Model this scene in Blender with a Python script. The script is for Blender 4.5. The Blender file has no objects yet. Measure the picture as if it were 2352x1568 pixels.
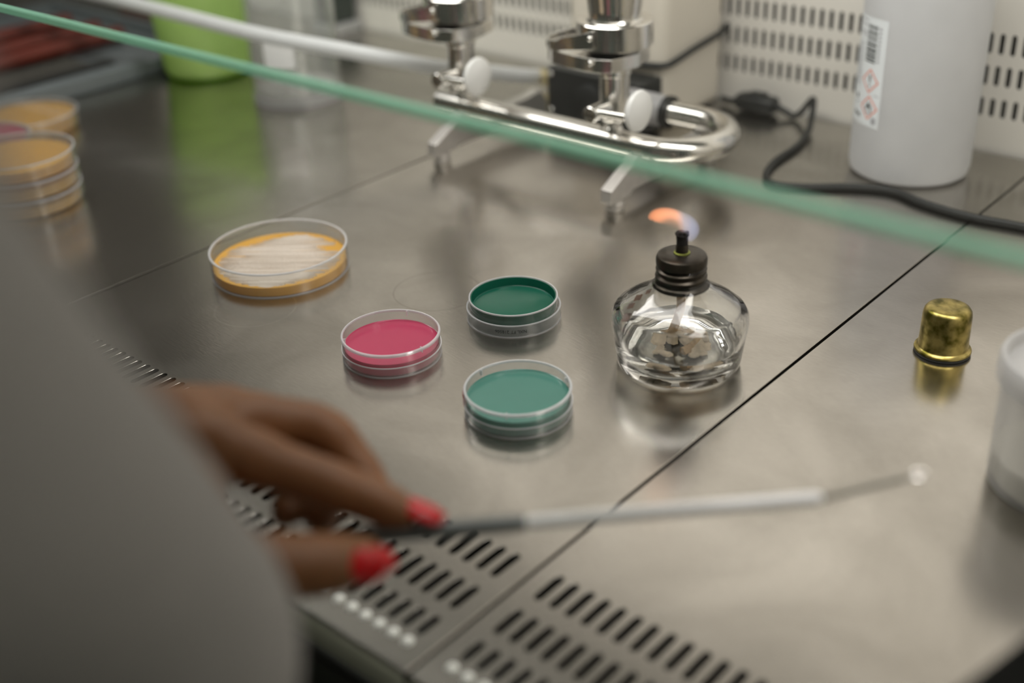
import bpy, bmesh, math, random
from mathutils import Vector, Matrix
random.seed(7)
scn = bpy.context.scene
COL = scn.collection
PI = math.pi

# ------------------------------------------------------------------ camera
YAW, PITCH, ROLL = 0.7278903, 0.5008783, -0.0420675
CAM_Z = 0.3460674
_d = Vector((-math.sin(YAW) * math.cos(PITCH), math.cos(YAW) * math.cos(PITCH), -math.sin(PITCH)))
_r = _d.cross(Vector((0, 0, 1))).normalized()
_u = _r.cross(_d)
_r2 = _r * math.cos(ROLL) + _u * math.sin(ROLL)
_u2 = -_r * math.sin(ROLL) + _u * math.cos(ROLL)
cam_data = bpy.data.cameras.new('camera')
cam = bpy.data.objects.new('camera', cam_data)
COL.objects.link(cam)
m = Matrix.Identity(4)
for i in range(3):
    m[i][0], m[i][1], m[i][2] = _r2[i], _u2[i], -_d[i]
m[2][3] = CAM_Z
cam.matrix_world = m
cam_data.sensor_width = 36.0
cam_data.lens = 2751.406 / 2352 * 36.0
cam_data.clip_start = 0.01
cam_data.clip_end = 50
cam_data.dof.use_dof = True
cam_data.dof.focus_distance = 0.715
cam_data.dof.aperture_fstop = 3.0
scn.camera = cam

# ------------------------------------------------------------------ light and exposure
scn.view_settings.view_transform = 'Standard'
scn.view_settings.look = 'None'
scn.view_settings.gamma = 1.0
scn.view_settings.use_curve_mapping = False
scn.view_settings.exposure = 0.05
scn.cycles.use_denoising = True
scn.cycles.max_bounces = 14
scn.cycles.transmission_bounces = 12
scn.cycles.transparent_max_bounces = 24
scn.cycles.glossy_bounces = 5
scn.cycles.sample_clamp_indirect = 6.0
world = bpy.data.worlds.new('room_light')
scn.world = world
world.use_nodes = True
bg = world.node_tree.nodes['Background']
bg.inputs[0].default_value = (0.78, 0.84, 0.68, 1)
bg.inputs[1].default_value = 0.065


def area(name, loc, rot, sx, sy, power, color):
    l = bpy.data.lights.new(name, 'AREA')
    l.shape = 'RECTANGLE'
    l.size, l.size_y = sx, sy
    l.energy = power
    l.color = color
    o = bpy.data.objects.new(name, l)
    o.location = loc
    o.rotation_euler = rot
    COL.objects.link(o)
    return o


area('cabinet_lamp', (-0.48, 0.50, 0.70), (math.radians(22), 0, 0), 1.6, 0.26, 11.0, (1.0, 0.97, 0.93))
area('room_lamp', (-0.1, -0.6, 1.5), (math.radians(35), 0, 0), 1.2, 0.6, 0.25, (0.93, 1.0, 0.88))


# ------------------------------------------------------------------ materials
def new_mat(name):
    mt = bpy.data.materials.new(name)
    mt.use_nodes = True
    nt = mt.node_tree
    nt.nodes.clear()
    out = nt.nodes.new('ShaderNodeOutputMaterial')
    return mt, nt, out


def N(nt, typ, **kw):
    n = nt.nodes.new(typ)
    for k, v in kw.items():
        setattr(n, k, v)
    return n


def pri(name, col, rough=0.5, metal=0.0, noise=0.0, nscale=60.0, bump=0.0, bscale=400.0, spec=0.5, **extra):
    """principled with a procedural noise variation"""
    mt, nt, out = new_mat(name)
    b = N(nt, 'ShaderNodeBsdfPrincipled')
    b.inputs['Base Color'].default_value = (*col, 1)
    b.inputs['Roughness'].default_value = rough
    b.inputs['Metallic'].default_value = metal
    b.inputs['Specular IOR Level'].default_value = spec
    for k, v in extra.items():
        b.inputs[k.replace('_', ' ')].default_value = v
    tc = N(nt, 'ShaderNodeTexCoord')
    if noise > 0:
        nz = N(nt, 'ShaderNodeTexNoise')
        nz.inputs['Scale'].default_value = nscale
        nz.inputs['Detail'].default_value = 4
        nt.links.new(tc.outputs['Object'], nz.inputs['Vector'])
        mr = N(nt, 'ShaderNodeMapRange')
        mr.inputs[1].default_value, mr.inputs[2].default_value = 0.25, 0.75
        mr.inputs[3].default_value, mr.inputs[4].default_value = 1 - noise, 1 + noise
        nt.links.new(nz.outputs[0], mr.inputs[0])
        mx = N(nt, 'ShaderNodeVectorMath', operation='SCALE')
        mx.inputs[0].default_value = col
        nt.links.new(mr.outputs[0], mx.inputs['Scale'])
        nt.links.new(mx.outputs[0], b.inputs['Base Color'])
    if bump > 0:
        n2 = N(nt, 'ShaderNodeTexNoise')
        n2.inputs['Scale'].default_value = bscale
        nt.links.new(tc.outputs['Object'], n2.inputs['Vector'])
        bp = N(nt, 'ShaderNodeBump')
        bp.inputs['Strength'].default_value = bump
        bp.inputs['Distance'].default_value = 0.001
        nt.links.new(n2.outputs[0], bp.inputs['Height'])
        nt.links.new(bp.outputs[0], b.inputs['Normal'])
    nt.links.new(b.outputs[0], out.inputs[0])
    return mt


def worktop_mat():
    mt, nt, out = new_mat('brushed_steel_worktop')
    b = N(nt, 'ShaderNodeBsdfPrincipled')
    b.inputs['Metallic'].default_value = 1.0
    tc = N(nt, 'ShaderNodeTexCoord')
    # cloudy wiping stains
    n1 = N(nt, 'ShaderNodeTexNoise')
    n1.inputs['Scale'].default_value = 11
    n1.inputs['Detail'].default_value = 6
    n1.inputs['Distortion'].default_value = 0.7
    nt.links.new(tc.outputs['Object'], n1.inputs['Vector'])
    n2 = N(nt, 'ShaderNodeTexNoise')
    n2.inputs['Scale'].default_value = 700
    n2.inputs['Detail'].default_value = 3
    mp = N(nt, 'ShaderNodeMapping')
    mp.inputs['Rotation'].default_value = (0, 0, 0.6)
    mp.inputs['Scale'].default_value = (0.25, 1, 1)
    nt.links.new(tc.outputs['Object'], mp.inputs['Vector'])
    nt.links.new(mp.outputs[0], n2.inputs['Vector'])
    r1 = N(nt, 'ShaderNodeValToRGB')
    r1.color_ramp.elements[0].position, r1.color_ramp.elements[1].position = 0.3, 0.7
    r1.color_ramp.elements[0].color = (0.40, 0.38, 0.34, 1)
    r1.color_ramp.elements[1].color = (0.585, 0.56, 0.515, 1)
    nt.links.new(n1.outputs[0], r1.inputs[0])
    mr = N(nt, 'ShaderNodeMapRange')
    mr.inputs[3].default_value, mr.inputs[4].default_value = 0.9, 1.1
    nt.links.new(n2.outputs[0], mr.inputs[0])
    sc = N(nt, 'ShaderNodeVectorMath', operation='SCALE')
    nt.links.new(r1.outputs[0], sc.inputs[0])
    nt.links.new(mr.outputs[0], sc.inputs['Scale'])
    # dried drip rings left by dishes
    cur = sc.outputs[0]
    geo = N(nt, 'ShaderNodeNewGeometry')
    for cx, cy, R, wd, k in ((-.505, .495, .0285, .0007, .72), (-.583, .407, .026, .0006, 1.2)):
        vs = N(nt, 'ShaderNodeVectorMath', operation='DISTANCE')
        vs.inputs[1].default_value = (cx, cy, 0)
        nt.links.new(geo.outputs['Position'], vs.inputs[0])
        a = N(nt, 'ShaderNodeMath', operation='SUBTRACT')
        a.inputs[1].default_value = R
        nt.links.new(vs.outputs['Value'], a.inputs[0])
        ab = N(nt, 'ShaderNodeMath', operation='ABSOLUTE')
        nt.links.new(a.outputs[0], ab.inputs[0])
        m2 = N(nt, 'ShaderNodeMapRange')
        m2.inputs[1].default_value, m2.inputs[2].default_value = 0, wd
        m2.inputs[3].default_value, m2.inputs[4].default_value = k, 1
        nt.links.new(ab.outputs[0], m2.inputs[0])
        s2 = N(nt, 'ShaderNodeVectorMath', operation='SCALE')
        nt.links.new(cur, s2.inputs[0])
        nt.links.new(m2.outputs[0], s2.inputs['Scale'])
        cur = s2.outputs[0]
    nt.links.new(cur, b.inputs['Base Color'])
    mr2 = N(nt, 'ShaderNodeMapRange')
    mr2.inputs[1].default_value, mr2.inputs[2].default_value = 0.3, 0.7
    mr2.inputs[3].default_value, mr2.inputs[4].default_value = 0.26, 0.19
    nt.links.new(n1.outputs[0], mr2.inputs[0])
    nt.links.new(mr2.outputs[0], b.inputs['Roughness'])
    bp = N(nt, 'ShaderNodeBump')
    bp.inputs['Strength'].default_value = 0.05
    bp.inputs['Distance'].default_value = 0.0004
    nt.links.new(n2.outputs[0], bp.inputs['Height'])
    nt.links.new(bp.outputs[0], b.inputs['Normal'])
    nt.links.new(b.outputs[0], out.inputs[0])
    return mt


def thin_clear(name, tint=(0.96, 0.97, 0.97), haze=0.05, hazecol=(0.9, 0.9, 0.9), rough=0.04, ior=1.5):
    """thin clear plastic or pane glass: see-through, fresnel gloss, a little haze"""
    mt, nt, out = new_mat(name)
    tr = N(nt, 'ShaderNodeBsdfTransparent')
    tr.inputs[0].default_value = (*tint, 1)
    gl = N(nt, 'ShaderNodeBsdfGlossy')
    gl.inputs['Roughness'].default_value = rough
    df = N(nt, 'ShaderNodeBsdfDiffuse')
    df.inputs[0].default_value = (*hazecol, 1)
    tl = N(nt, 'ShaderNodeBsdfTranslucent')
    tl.inputs[0].default_value = (*hazecol, 1)
    dm = N(nt, 'ShaderNodeMixShader')
    nt.links.new(df.outputs[0], dm.inputs[1])
    nt.links.new(tl.outputs[0], dm.inputs[2])
    hz = N(nt, 'ShaderNodeMixShader')
    nz = N(nt, 'ShaderNodeTexNoise')
    nz.inputs['Scale'].default_value = 120
    tc = N(nt, 'ShaderNodeTexCoord')
    nt.links.new(tc.outputs['Object'], nz.inputs['Vector'])
    mr = N(nt, 'ShaderNodeMapRange')
    mr.inputs[3].default_value, mr.inputs[4].default_value = haze * 0.7, haze * 1.3
    nt.links.new(nz.outputs[0], mr.inputs[0])
    nt.links.new(mr.outputs[0], hz.inputs[0])
    nt.links.new(tr.outputs[0], hz.inputs[1])
    nt.links.new(dm.outputs[0], hz.inputs[2])
    fr = N(nt, 'ShaderNodeFresnel')
    g2 = N(nt, 'ShaderNodeNewGeometry')
    im = N(nt, 'ShaderNodeMapRange')   # same thin-wall reflectance from either side of the wall
    im.inputs[3].default_value, im.inputs[4].default_value = ior, 1.0 / ior
    nt.links.new(g2.outputs['Backfacing'], im.inputs[0])
    nt.links.new(im.outputs[0], fr.inputs[0])
    mx = N(nt, 'ShaderNodeMixShader')
    nt.links.new(fr.outputs[0], mx.inputs[0])
    nt.links.new(hz.outputs[0], mx.inputs[1])
    nt.links.new(gl.outputs[0], mx.inputs[2])
    nt.links.new(mx.outputs[0], out.inputs[0])
    return mt


def translucent(name, col, mixt=0.5, rough=0.35, gloss=0.06, clear=0.0):
    mt, nt, out = new_mat(name)
    df = N(nt, 'ShaderNodeBsdfDiffuse')
    tl = N(nt, 'ShaderNodeBsdfTranslucent')
    nz = N(nt, 'ShaderNodeTexNoise')
    nz.inputs['Scale'].default_value = 45
    tc = N(nt, 'ShaderNodeTexCoord')
    nt.links.new(tc.outputs['Object'], nz.inputs['Vector'])
    mr = N(nt, 'ShaderNodeMapRange')
    mr.inputs[3].default_value, mr.inputs[4].default_value = 0.95, 1.05
    nt.links.new(nz.outputs[0], mr.inputs[0])
    sc = N(nt, 'ShaderNodeVectorMath', operation='SCALE')
    sc.inputs[0].default_value = col
    nt.links.new(mr.outputs[0], sc.inputs['Scale'])
    nt.links.new(sc.outputs[0], df.inputs[0])
    nt.links.new(sc.outputs[0], tl.inputs[0])
    m1 = N(nt, 'ShaderNodeMixShader')
    m1.inputs[0].default_value = mixt
    nt.links.new(df.outputs[0], m1.inputs[1])
    nt.links.new(tl.outputs[0], m1.inputs[2])
    last = m1
    if clear > 0:
        tr = N(nt, 'ShaderNodeBsdfTransparent')
        m3 = N(nt, 'ShaderNodeMixShader')
        m3.inputs[0].default_value = clear
        nt.links.new(m1.outputs[0], m3.inputs[1])
        nt.links.new(tr.outputs[0], m3.inputs[2])
        last = m3
    gl = N(nt, 'ShaderNodeBsdfGlossy')
    gl.inputs['Roughness'].default_value = rough
    m2 = N(nt, 'ShaderNodeMixShader')
    m2.inputs[0].default_value = gloss
    nt.links.new(last.outputs[0], m2.inputs[1])
    nt.links.new(gl.outputs[0], m2.inputs[2])
    nt.links.new(m2.outputs[0], out.inputs[0])
    return mt


def flame_mat(core, lean, foot):
    """glowing gas: a bright outer mantle round a dim core, blue beside the wick and orange toward the leaning tip"""
    mt, nt, out = new_mat('flame_gas')
    geo = N(nt, 'ShaderNodeNewGeometry')
    ds = N(nt, 'ShaderNodeVectorMath', operation='DISTANCE')
    ds.inputs[1].default_value = core
    nt.links.new(geo.outputs['Position'], ds.inputs[0])
    sr = N(nt, 'ShaderNodeMapRange')
    sr.inputs[1].default_value, sr.inputs[2].default_value = 0.0046, 0.0085
    sr.inputs[3].default_value, sr.inputs[4].default_value = 6, 115
    nt.links.new(ds.outputs['Value'], sr.inputs[0])
    sub = N(nt, 'ShaderNodeVectorMath', operation='SUBTRACT')
    sub.inputs[1].default_value = foot
    nt.links.new(geo.outputs['Position'], sub.inputs[0])
    dt = N(nt, 'ShaderNodeVectorMath', operation='DOT_PRODUCT')
    dt.inputs[1].default_value = Vector(lean) / 0.020
    nt.links.new(sub.outputs[0], dt.inputs[0])
    cr = N(nt, 'ShaderNodeValToRGB')
    e = cr.color_ramp.elements
    e[0].position, e[0].color = 0.0, (0.16, 0.18, 0.28, 1)
    e[1].position, e[1].color = 1.0, (1.0, 0.33, 0.13, 1)
    x = e.new(0.22)
    x.color = (0.26, 0.22, 0.26, 1)
    x = e.new(0.46)
    x.color = (0.85, 0.34, 0.18, 1)
    nt.links.new(dt.outputs['Value'], cr.inputs[0])
    em = N(nt, 'ShaderNodeEmission')
    nt.links.new(cr.outputs[0], em.inputs[0])
    nt.links.new(sr.outputs[0], em.inputs[1])
    nt.links.new(em.outputs[0], out.inputs['Volume'])
    return mt


M = {}
M['worktop'] = worktop_mat()
M['chrome'] = pri('polished_steel', (0.76, 0.74, 0.71), 0.17, 1.0, noise=0.06, nscale=80)
M['satin'] = pri('satin_steel', (0.62, 0.60, 0.57), 0.25, 1.0, noise=0.08, nscale=120)
M['wall'] = pri('cream_enamel', (0.76, 0.73, 0.68), 0.42, 0, noise=0.02, nscale=12)
M['sidewall'] = pri('grey_side_panel', (0.06, 0.058, 0.05), 0.4, 0, noise=0.06, nscale=6)
M['ceiling'] = pri('grey_ceiling', (0.06, 0.065, 0.045), 0.5, 0, noise=0.03, nscale=6)
M['floor'] = pri('grey_vinyl', (0.22, 0.23, 0.19), 0.6, 0, noise=0.15, nscale=14)
M['void'] = pri('dark_plenum', (0.010, 0.012, 0.007), 0.7, 0, noise=0.1, nscale=30)
M['ledge'] = pri('painted_ledge', (0.34, 0.36, 0.29), 0.45, 0, noise=0.04, nscale=20)
M['slot_glint'] = pri('white_painted_glint', (0.92, 0.93, 0.88), 0.35, 0.0, noise=0.03)  # near-white colour imitates specular glints on the grille
M['petri'] = thin_clear('clear_polystyrene', haze=0.05)
M['petri_lid'] = thin_clear('clear_lid_polystyrene', haze=0.13)
M['petri_rim'] = translucent('polystyrene_edge', (0.84, 0.85, 0.87), 0.4, 0.12, 0.18, clear=0.45)
M['pane'] = thin_clear('sash_pane', tint=(0.95, 0.975, 0.96), haze=0.012, rough=0.0, ior=1.25)
M['pane_edge'] = translucent('green_glass_edge', (0.40, 0.74, 0.57), 0.5, 0.2, 0.06, clear=0.34)
M['agar_amber'] = translucent('agar_amber', (0.82, 0.47, 0.09), 0.3, 0.2, 0.09)
M['agar_pink'] = translucent('agar_pink', (0.62, 0.06, 0.15), 0.4, 0.2, 0.09)
M['agar_dark'] = translucent('agar_dark', (0.012, 0.16, 0.10), 0.45, 0.2, 0.09)
M['agar_teal'] = translucent('agar_teal', (0.09, 0.30, 0.24), 0.4, 0.2, 0.09)
M['colony'] = pri('cream_colony', (0.62, 0.55, 0.47), 0.5, 0, noise=0.08, nscale=900, bump=0.3, bscale=900)
M['ink'] = pri('black_ink', (0.015, 0.02, 0.018), 0.5, 0, noise=0.1)
M['ink_grey'] = pri('grey_print', (0.40, 0.40, 0.43), 0.6, 0, noise=0.1)
M['red_tape'] = pri('red_marker', (0.45, 0.04, 0.03), 0.4, 0, noise=0.1)
M['lamp_glass'] = pri('lamp_glass', (0.985, 0.995, 0.99), 0.01, 0, noise=0.004, Transmission_Weight=1.0, IOR=1.5)
M['spirit'] = pri('clear_spirit', (0.985, 0.98, 0.965), 0.0, 0, noise=0.004, Transmission_Weight=1.0, IOR=1.34)
M['burnt'] = pri('blackened_brass', (0.05, 0.042, 0.032), 0.30, 0.75, noise=0.4, nscale=120)
M['char'] = pri('charred_wick', (0.012, 0.010, 0.009), 0.95, 0, noise=0.3, nscale=500, bump=0.8, bscale=1200)
M['cotton'] = pri('tea_stained_cotton', (0.52, 0.36, 0.20), 0.9, 0, noise=0.3, nscale=300)
M['cotton_pale'] = pri('pale_cotton', (0.70, 0.58, 0.42), 0.9, 0, noise=0.3, nscale=160)
M['rust'] = pri('brown_stain', (0.065, 0.032, 0.016), 0.4, 0, noise=0.4, nscale=300)
M['verdigris'] = pri('greenish_brass', (0.25, 0.28, 0.06), 0.4, 0.8, noise=0.3, nscale=400)
M['rubber'] = pri('black_rubber', (0.016, 0.017, 0.016), 0.5, 0, noise=0.1, nscale=90)
M['black_plastic'] = pri('black_plastic', (0.022, 0.023, 0.022), 0.38, 0, noise=0.1, nscale=40)
M['white_plastic_and_sheen'] = pri('white_knob_and_shaft_sheen', (0.80, 0.79, 0.78), 0.35, 0, noise=0.02)
M['housing'] = pri('cream_housing', (0.66, 0.61, 0.53), 0.45, 0, noise=0.03, nscale=20)
M['hdpe'] = translucent('milky_bottle_plastic', (0.80, 0.80, 0.815), 0.35, 0.35, 0.05)
M['bottle_liquid'] = pri('pale_liquid', (0.60, 0.61, 0.68), 0.3, 0, noise=0.02)
M['label'] = pri('label_paper', (0.80, 0.83, 0.86), 0.4, 0, noise=0.02)
M['hazard'] = pri('hazard_red', (0.80, 0.20, 0.11), 0.5, 0, noise=0.05)
M['green_cup'] = translucent('lime_plastic', (0.58, 0.78, 0.27), 0.5, 0.3, 0.05)
M['green_base'] = translucent('deep_lime_plastic', (0.20, 0.45, 0.02), 0.4, 0.3, 0.05)
M['beaker'] = thin_clear('beaker_glass', haze=0.10, rough=0.02)
M['water'] = thin_clear('beaker_content', tint=(0.92, 0.91, 0.88), haze=0.30, rough=0.02, ior=1.33)
M['enamel'] = pri('white_enamel_spot', (0.80, 0.80, 0.80), 0.4, 0, noise=0.02)
M['hose'] = translucent('milky_silicone', (0.82, 0.83, 0.84), 0.3, 0.35, 0.06)
M['hose_grey'] = translucent('grey_silicone', (0.62, 0.61, 0.62), 0.4, 0.4, 0.05)
M['old_brass'] = pri('yellowed_fitting', (0.50, 0.42, 0.24), 0.35, 0.3, noise=0.25, nscale=90)
M['jar'] = translucent('frosted_jar_plastic', (0.70, 0.70, 0.69), 0.5, 0.3, 0.07, clear=0.66)
M['jar_lid'] = translucent('frosted_lid_plastic', (0.66, 0.66, 0.66), 0.35, 0.3, 0.06, clear=0.42)
M['powder'] = pri('cream_powder', (0.72, 0.69, 0.60), 0.8, 0, noise=0.05, nscale=300)
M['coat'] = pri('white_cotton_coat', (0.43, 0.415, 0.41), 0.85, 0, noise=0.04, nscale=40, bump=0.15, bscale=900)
M['skin'] = pri('brown_skin', (0.215, 0.088, 0.030), 0.5, 0, noise=0.12, nscale=60, bump=0.08, bscale=500, Subsurface_Weight=0.08)
M['nail'] = pri('red_varnish', (0.62, 0.008, 0.012), 0.22, 0, noise=0.03)
M['hair'] = pri('dark_hair', (0.02, 0.013, 0.01), 0.45, 0, noise=0.3, nscale=200)
M['trousers'] = pri('dark_trousers', (0.03, 0.035, 0.05), 0.8, 0, noise=0.1)
M['shoe'] = pri('white_shoe', (0.6, 0.6, 0.58), 0.5, 0, noise=0.05)
M['lips'] = pri('lips', (0.30, 0.09, 0.07), 0.4, 0, noise=0.05)
M['eye'] = pri('eye', (0.75, 0.73, 0.70), 0.2, 0, noise=0.02)
M['tray'] = pri('blue_grey_tray', (0.13, 0.15, 0.155), 0.4, 0, noise=0.08, nscale=30)
M['tray_mesh'] = pri('dark_mesh', (0.05, 0.05, 0.042), 0.6, 0, noise=0.3, nscale=250)
M['maroon'] = pri('maroon_plastic', (0.11, 0.018, 0.010), 0.45, 0, noise=0.15, nscale=40)
M['brown'] = pri('brown_board', (0.11, 0.05, 0.028), 0.6, 0, noise=0.25, nscale=40)
M['dark_glass'] = pri('dark_green_grey', (0.03, 0.042, 0.035), 0.3, 0, noise=0.1)
M['grey_cap'] = pri('grey_plastic', (0.42, 0.42, 0.42), 0.5, 0, noise=0.05)


def brass_mat():
    mt, nt, out = new_mat('tarnished_brass')
    b = N(nt, 'ShaderNodeBsdfPrincipled')
    b.inputs['Metallic'].default_value = 1.0
    b.inputs['Roughness'].default_value = 0.33
    tc = N(nt, 'ShaderNodeTexCoord')
    nz = N(nt, 'ShaderNodeTexNoise')
    nz.inputs['Scale'].default_value = 130
    nz.inputs['Detail'].default_value = 5
    nt.links.new(tc.outputs['Object'], nz.inputs['Vector'])
    cr = N(nt, 'ShaderNodeValToRGB')
    e = cr.color_ramp.elements
    e[0].position, e[0].color = 0.36, (0.13, 0.115, 0.02, 1)
    e[1].position, e[1].color = 0.60, (0.52, 0.42, 0.15, 1)
    nt.links.new(nz.outputs[0], cr.inputs[0])
    nt.links.new(cr.outputs[0], b.inputs['Base Color'])
    nt.links.new(b.outputs[0], out.inputs[0])
    return mt


M['brass'] = brass_mat()
M['cast'] = pri('cast_aluminium', (0.60, 0.58, 0.55), 0.38, 0.75, noise=0.08, nscale=150)
M['dull_wire'] = pri('dull_nickel_wire', (0.20, 0.19, 0.16), 0.45, 0.9, noise=0.1)
M['grip'] = pri('dark_grey_grip', (0.16, 0.165, 0.16), 0.4, 0.6, noise=0.1)


# ------------------------------------------------------------------ mesh builder (all lengths in mm, world frame)
class MB:
    def __init__(s):
        s.v, s.f, s.sm = [], [], []

    def add(s, vs, fs, smooth=True):
        o = len(s.v)
        s.v += [tuple(v) for v in vs]
        for f in fs:
            s.f.append(tuple(i + o for i in f))
            s.sm.append(smooth)
        return s

    def lathe(s, prof, c=(0, 0), n=64, ang=0, close=False, z0=0.0):
        """prof: list of (r, z); r==0 makes a pole"""
        vs, fs, rings = [], [], []
        for r, z in prof:
            if r <= 1e-9:
                rings.append([len(vs)])
                vs.append((c[0], c[1], z + z0))
            else:
                rings.append(list(range(len(vs), len(vs) + n)))
                for k in range(n):
                    a = 2 * PI * k / n + ang
                    vs.append((c[0] + r * math.cos(a), c[1] + r * math.sin(a), z + z0))
        pairs = list(zip(rings[:-1], rings[1:]))
        if close:
            pairs.append((rings[-1], rings[0]))
        for A, B in pairs:
            for k in range(n):
                k2 = (k + 1) % n
                if len(A) == 1 and len(B) == 1:
                    continue
                if len(A) == 1:
                    fs.append((A[0], B[k2], B[k]))
                elif len(B) == 1:
                    fs.append((A[k], A[k2], B[0]))
                else:
                    fs.append((A[k], A[k2], B[k2], B[k]))
        return s.add(vs, fs)

    def sweep(s, path, radii, n=16, caps=True, flat=(1, 1), up=None):
        P = [Vector(p) for p in path]
        if not isinstance(radii, (list, tuple)):
            radii = [radii] * len(P)
        T = []
        for i in range(len(P)):
            t = (P[min(i + 1, len(P) - 1)] - P[max(i - 1, 0)])
            T.append(t.normalized())
        ref = Vector(up) if up else (Vector((0, 0, 1)) if abs(T[0].z) < 0.9 else Vector((1, 0, 0)))
        a = (ref - T[0] * ref.dot(T[0])).normalized()
        vs, fs = [], []
        for i, p in enumerate(P):
            a = (a - T[i] * a.dot(T[i])).normalized()
            b = T[i].cross(a)
            for k in range(n):
                th = 2 * PI * k / n
                vs.append(p + a * (math.cos(th) * radii[i] * flat[0]) + b * (math.sin(th) * radii[i] * flat[1]))
        for i in range(len(P) - 1):
            for k in range(n):
                k2 = (k + 1) % n
                fs.append((i * n + k, i * n + k2, (i + 1) * n + k2, (i + 1) * n + k))
        if caps:
            fs.append(tuple(reversed(range(n))))
            fs.append(tuple(range((len(P) - 1) * n, len(P) * n)))
        return s.add(vs, fs)

    def capsule(s, path, radii, n=16):
        """sweep with rounded ends"""
        P = [Vector(p) for p in path]
        R = list(radii) if isinstance(radii, (list, tuple)) else [radii] * len(P)
        t0 = (P[0] - P[1]).normalized()
        t1 = (P[-1] - P[-2]).normalized()
        pre, rp, post, rq = [], [], [], []
        for a in (0.12, 0.4, 0.75, 1.1, 1.35):
            pre.append(P[0] + t0 * R[0] * math.cos(a)); rp.append(R[0] * math.sin(a))
            post.append(P[-1] + t1 * R[-1] * math.cos(a)); rq.append(R[-1] * math.sin(a))
        return s.sweep(pre + P + post[::-1], rp + R + rq[::-1], n)

    def box(s, x0, x1, y0, y1, z0, z1, rot=0.0, piv=None):
        vs = [(x, y, z) for z in (z0, z1) for y in (y0, y1) for x in (x0, x1)]
        if rot:
            px, py = piv or ((x0 + x1) / 2, (y0 + y1) / 2)
            c, sn = math.cos(rot), math.sin(rot)
            vs = [(px + (x - px) * c - (y - py) * sn, py + (x - px) * sn + (y - py) * c, z) for x, y, z in vs]
        return s.add(vs, [(0, 2, 3, 1), (4, 5, 7, 6), (0, 1, 5, 4), (2, 6, 7, 3), (0, 4, 6, 2), (1, 3, 7, 5)], False)

    def prism(s, poly, fn, a, b):
        """poly: 2D outline; fn(u, v, w) -> xyz ; extruded from w=a to w=b"""
        n = len(poly)
        vs = [fn(u, v, a) for u, v in poly] + [fn(u, v, b) for u, v in poly]
        fs = [tuple(reversed(range(n))), tuple(range(n, 2 * n))]
        fs += [(i, (i + 1) % n, n + (i + 1) % n, n + i) for i in range(n)]
        return s.add(vs, fs, False)

    def ellipsoid(s, c, r, n=20, mat=None):
        vs, fs = [], []
        rings = n // 2
        for i in range(rings + 1):
            ph = PI * i / rings
            for k in range(n):
                th = 2 * PI * k / n
                v = Vector((r[0] * math.sin(ph) * math.cos(th), r[1] * math.sin(ph) * math.sin(th), r[2] * math.cos(ph)))
                if mat:
                    v = mat @ v
                vs.append(v + Vector(c))
        for i in range(rings):
            for k in range(n):
                k2 = (k + 1) % n
                fs.append((i * n + k, (i + 1) * n + k, (i + 1) * n + k2, i * n + k2))
        return s.add(vs, fs)

    def obj(s, name, mat, parent=None, origin=None, bevel=0.0, segs=3, weld=True, auto=True):
        o0 = Vector(origin) if origin is not None else (Vector(parent['_o']) if parent is not None and '_o' in parent else Vector((0, 0, 0)))
        me = bpy.data.meshes.new(name)
        me.from_pydata([((Vector(v) - o0) * 0.001) for v in s.v], [], s.f)
        for p, f in zip(me.polygons, s.sm):
            p.use_smooth = f
        bm = bmesh.new()
        bm.from_mesh(me)
        if weld:
            bmesh.ops.remove_doubles(bm, verts=bm.verts, dist=1e-6)
        bmesh.ops.recalc_face_normals(bm, faces=bm.faces)
        bm.to_mesh(me)
        bm.free()
        me.materials.append(M[mat] if isinstance(mat, str) else mat)
        o = bpy.data.objects.new(name, me)
        COL.objects.link(o)
        o['_o'] = list(o0)
        if parent is not None:
            o.parent = parent
        else:
            o.location = o0 * 0.001
        if bevel > 0:
            b = o.modifiers.new('bevel', 'BEVEL')
            b.width = bevel * 0.001
            b.segments = segs
            b.limit_method = 'ANGLE'
            b.angle_limit = math.radians(40)
            for p in me.polygons:
                p.use_smooth = True
        if auto:
            try:
                me.set_sharp_from_angle(angle=math.radians(38))
            except Exception:
                pass
        return o


def thing(name, loc, label, cat, group=None):
    o = bpy.data.objects.new(name, None)
    o.empty_display_size = 0.01
    o.location = Vector(loc) * 0.001
    o['_o'] = list(loc)
    COL.objects.link(o)
    return tag(o, label, cat, group)


def tag(o, label, cat, group=None):
    o['label'] = label
    o['category'] = cat
    if group:
        o['group'] = group
    return o


def struct(o):
    o['kind'] = 'structure'
    return o


def spline(pts, k=8):
    """Catmull-Rom through points"""
    P = [Vector(p) for p in pts]
    P = [P[0] * 2 - P[1]] + P + [P[-1] * 2 - P[-2]]
    out = []
    for i in range(1, len(P) - 2):
        for j in range(k):
            t = j / k
            a, b, c, d = P[i - 1:i + 3]
            out.append(0.5 * ((2 * b) + (c - a) * t + (2 * a - 5 * b + 4 * c - d) * t * t + (3 * b - 3 * c + d - a) * t ** 3))
    out.append(P[-2])
    return out


# ------------------------------------------------------------------ slotted sheet metal
def slot_loop(cu, v0, v1, w, k=5):
    """stadium outline, long axis v"""
    r = w / 2
    pts = []
    for i in range(k + 1):
        a = PI * i / k
        pts.append((cu + r * math.cos(a), v1 - r + r * math.sin(a)))
    for i in range(k + 1):
        a = PI + PI * i / k
        pts.append((cu + r * math.cos(a), v0 + r + r * math.sin(a)))
    return pts


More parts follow.
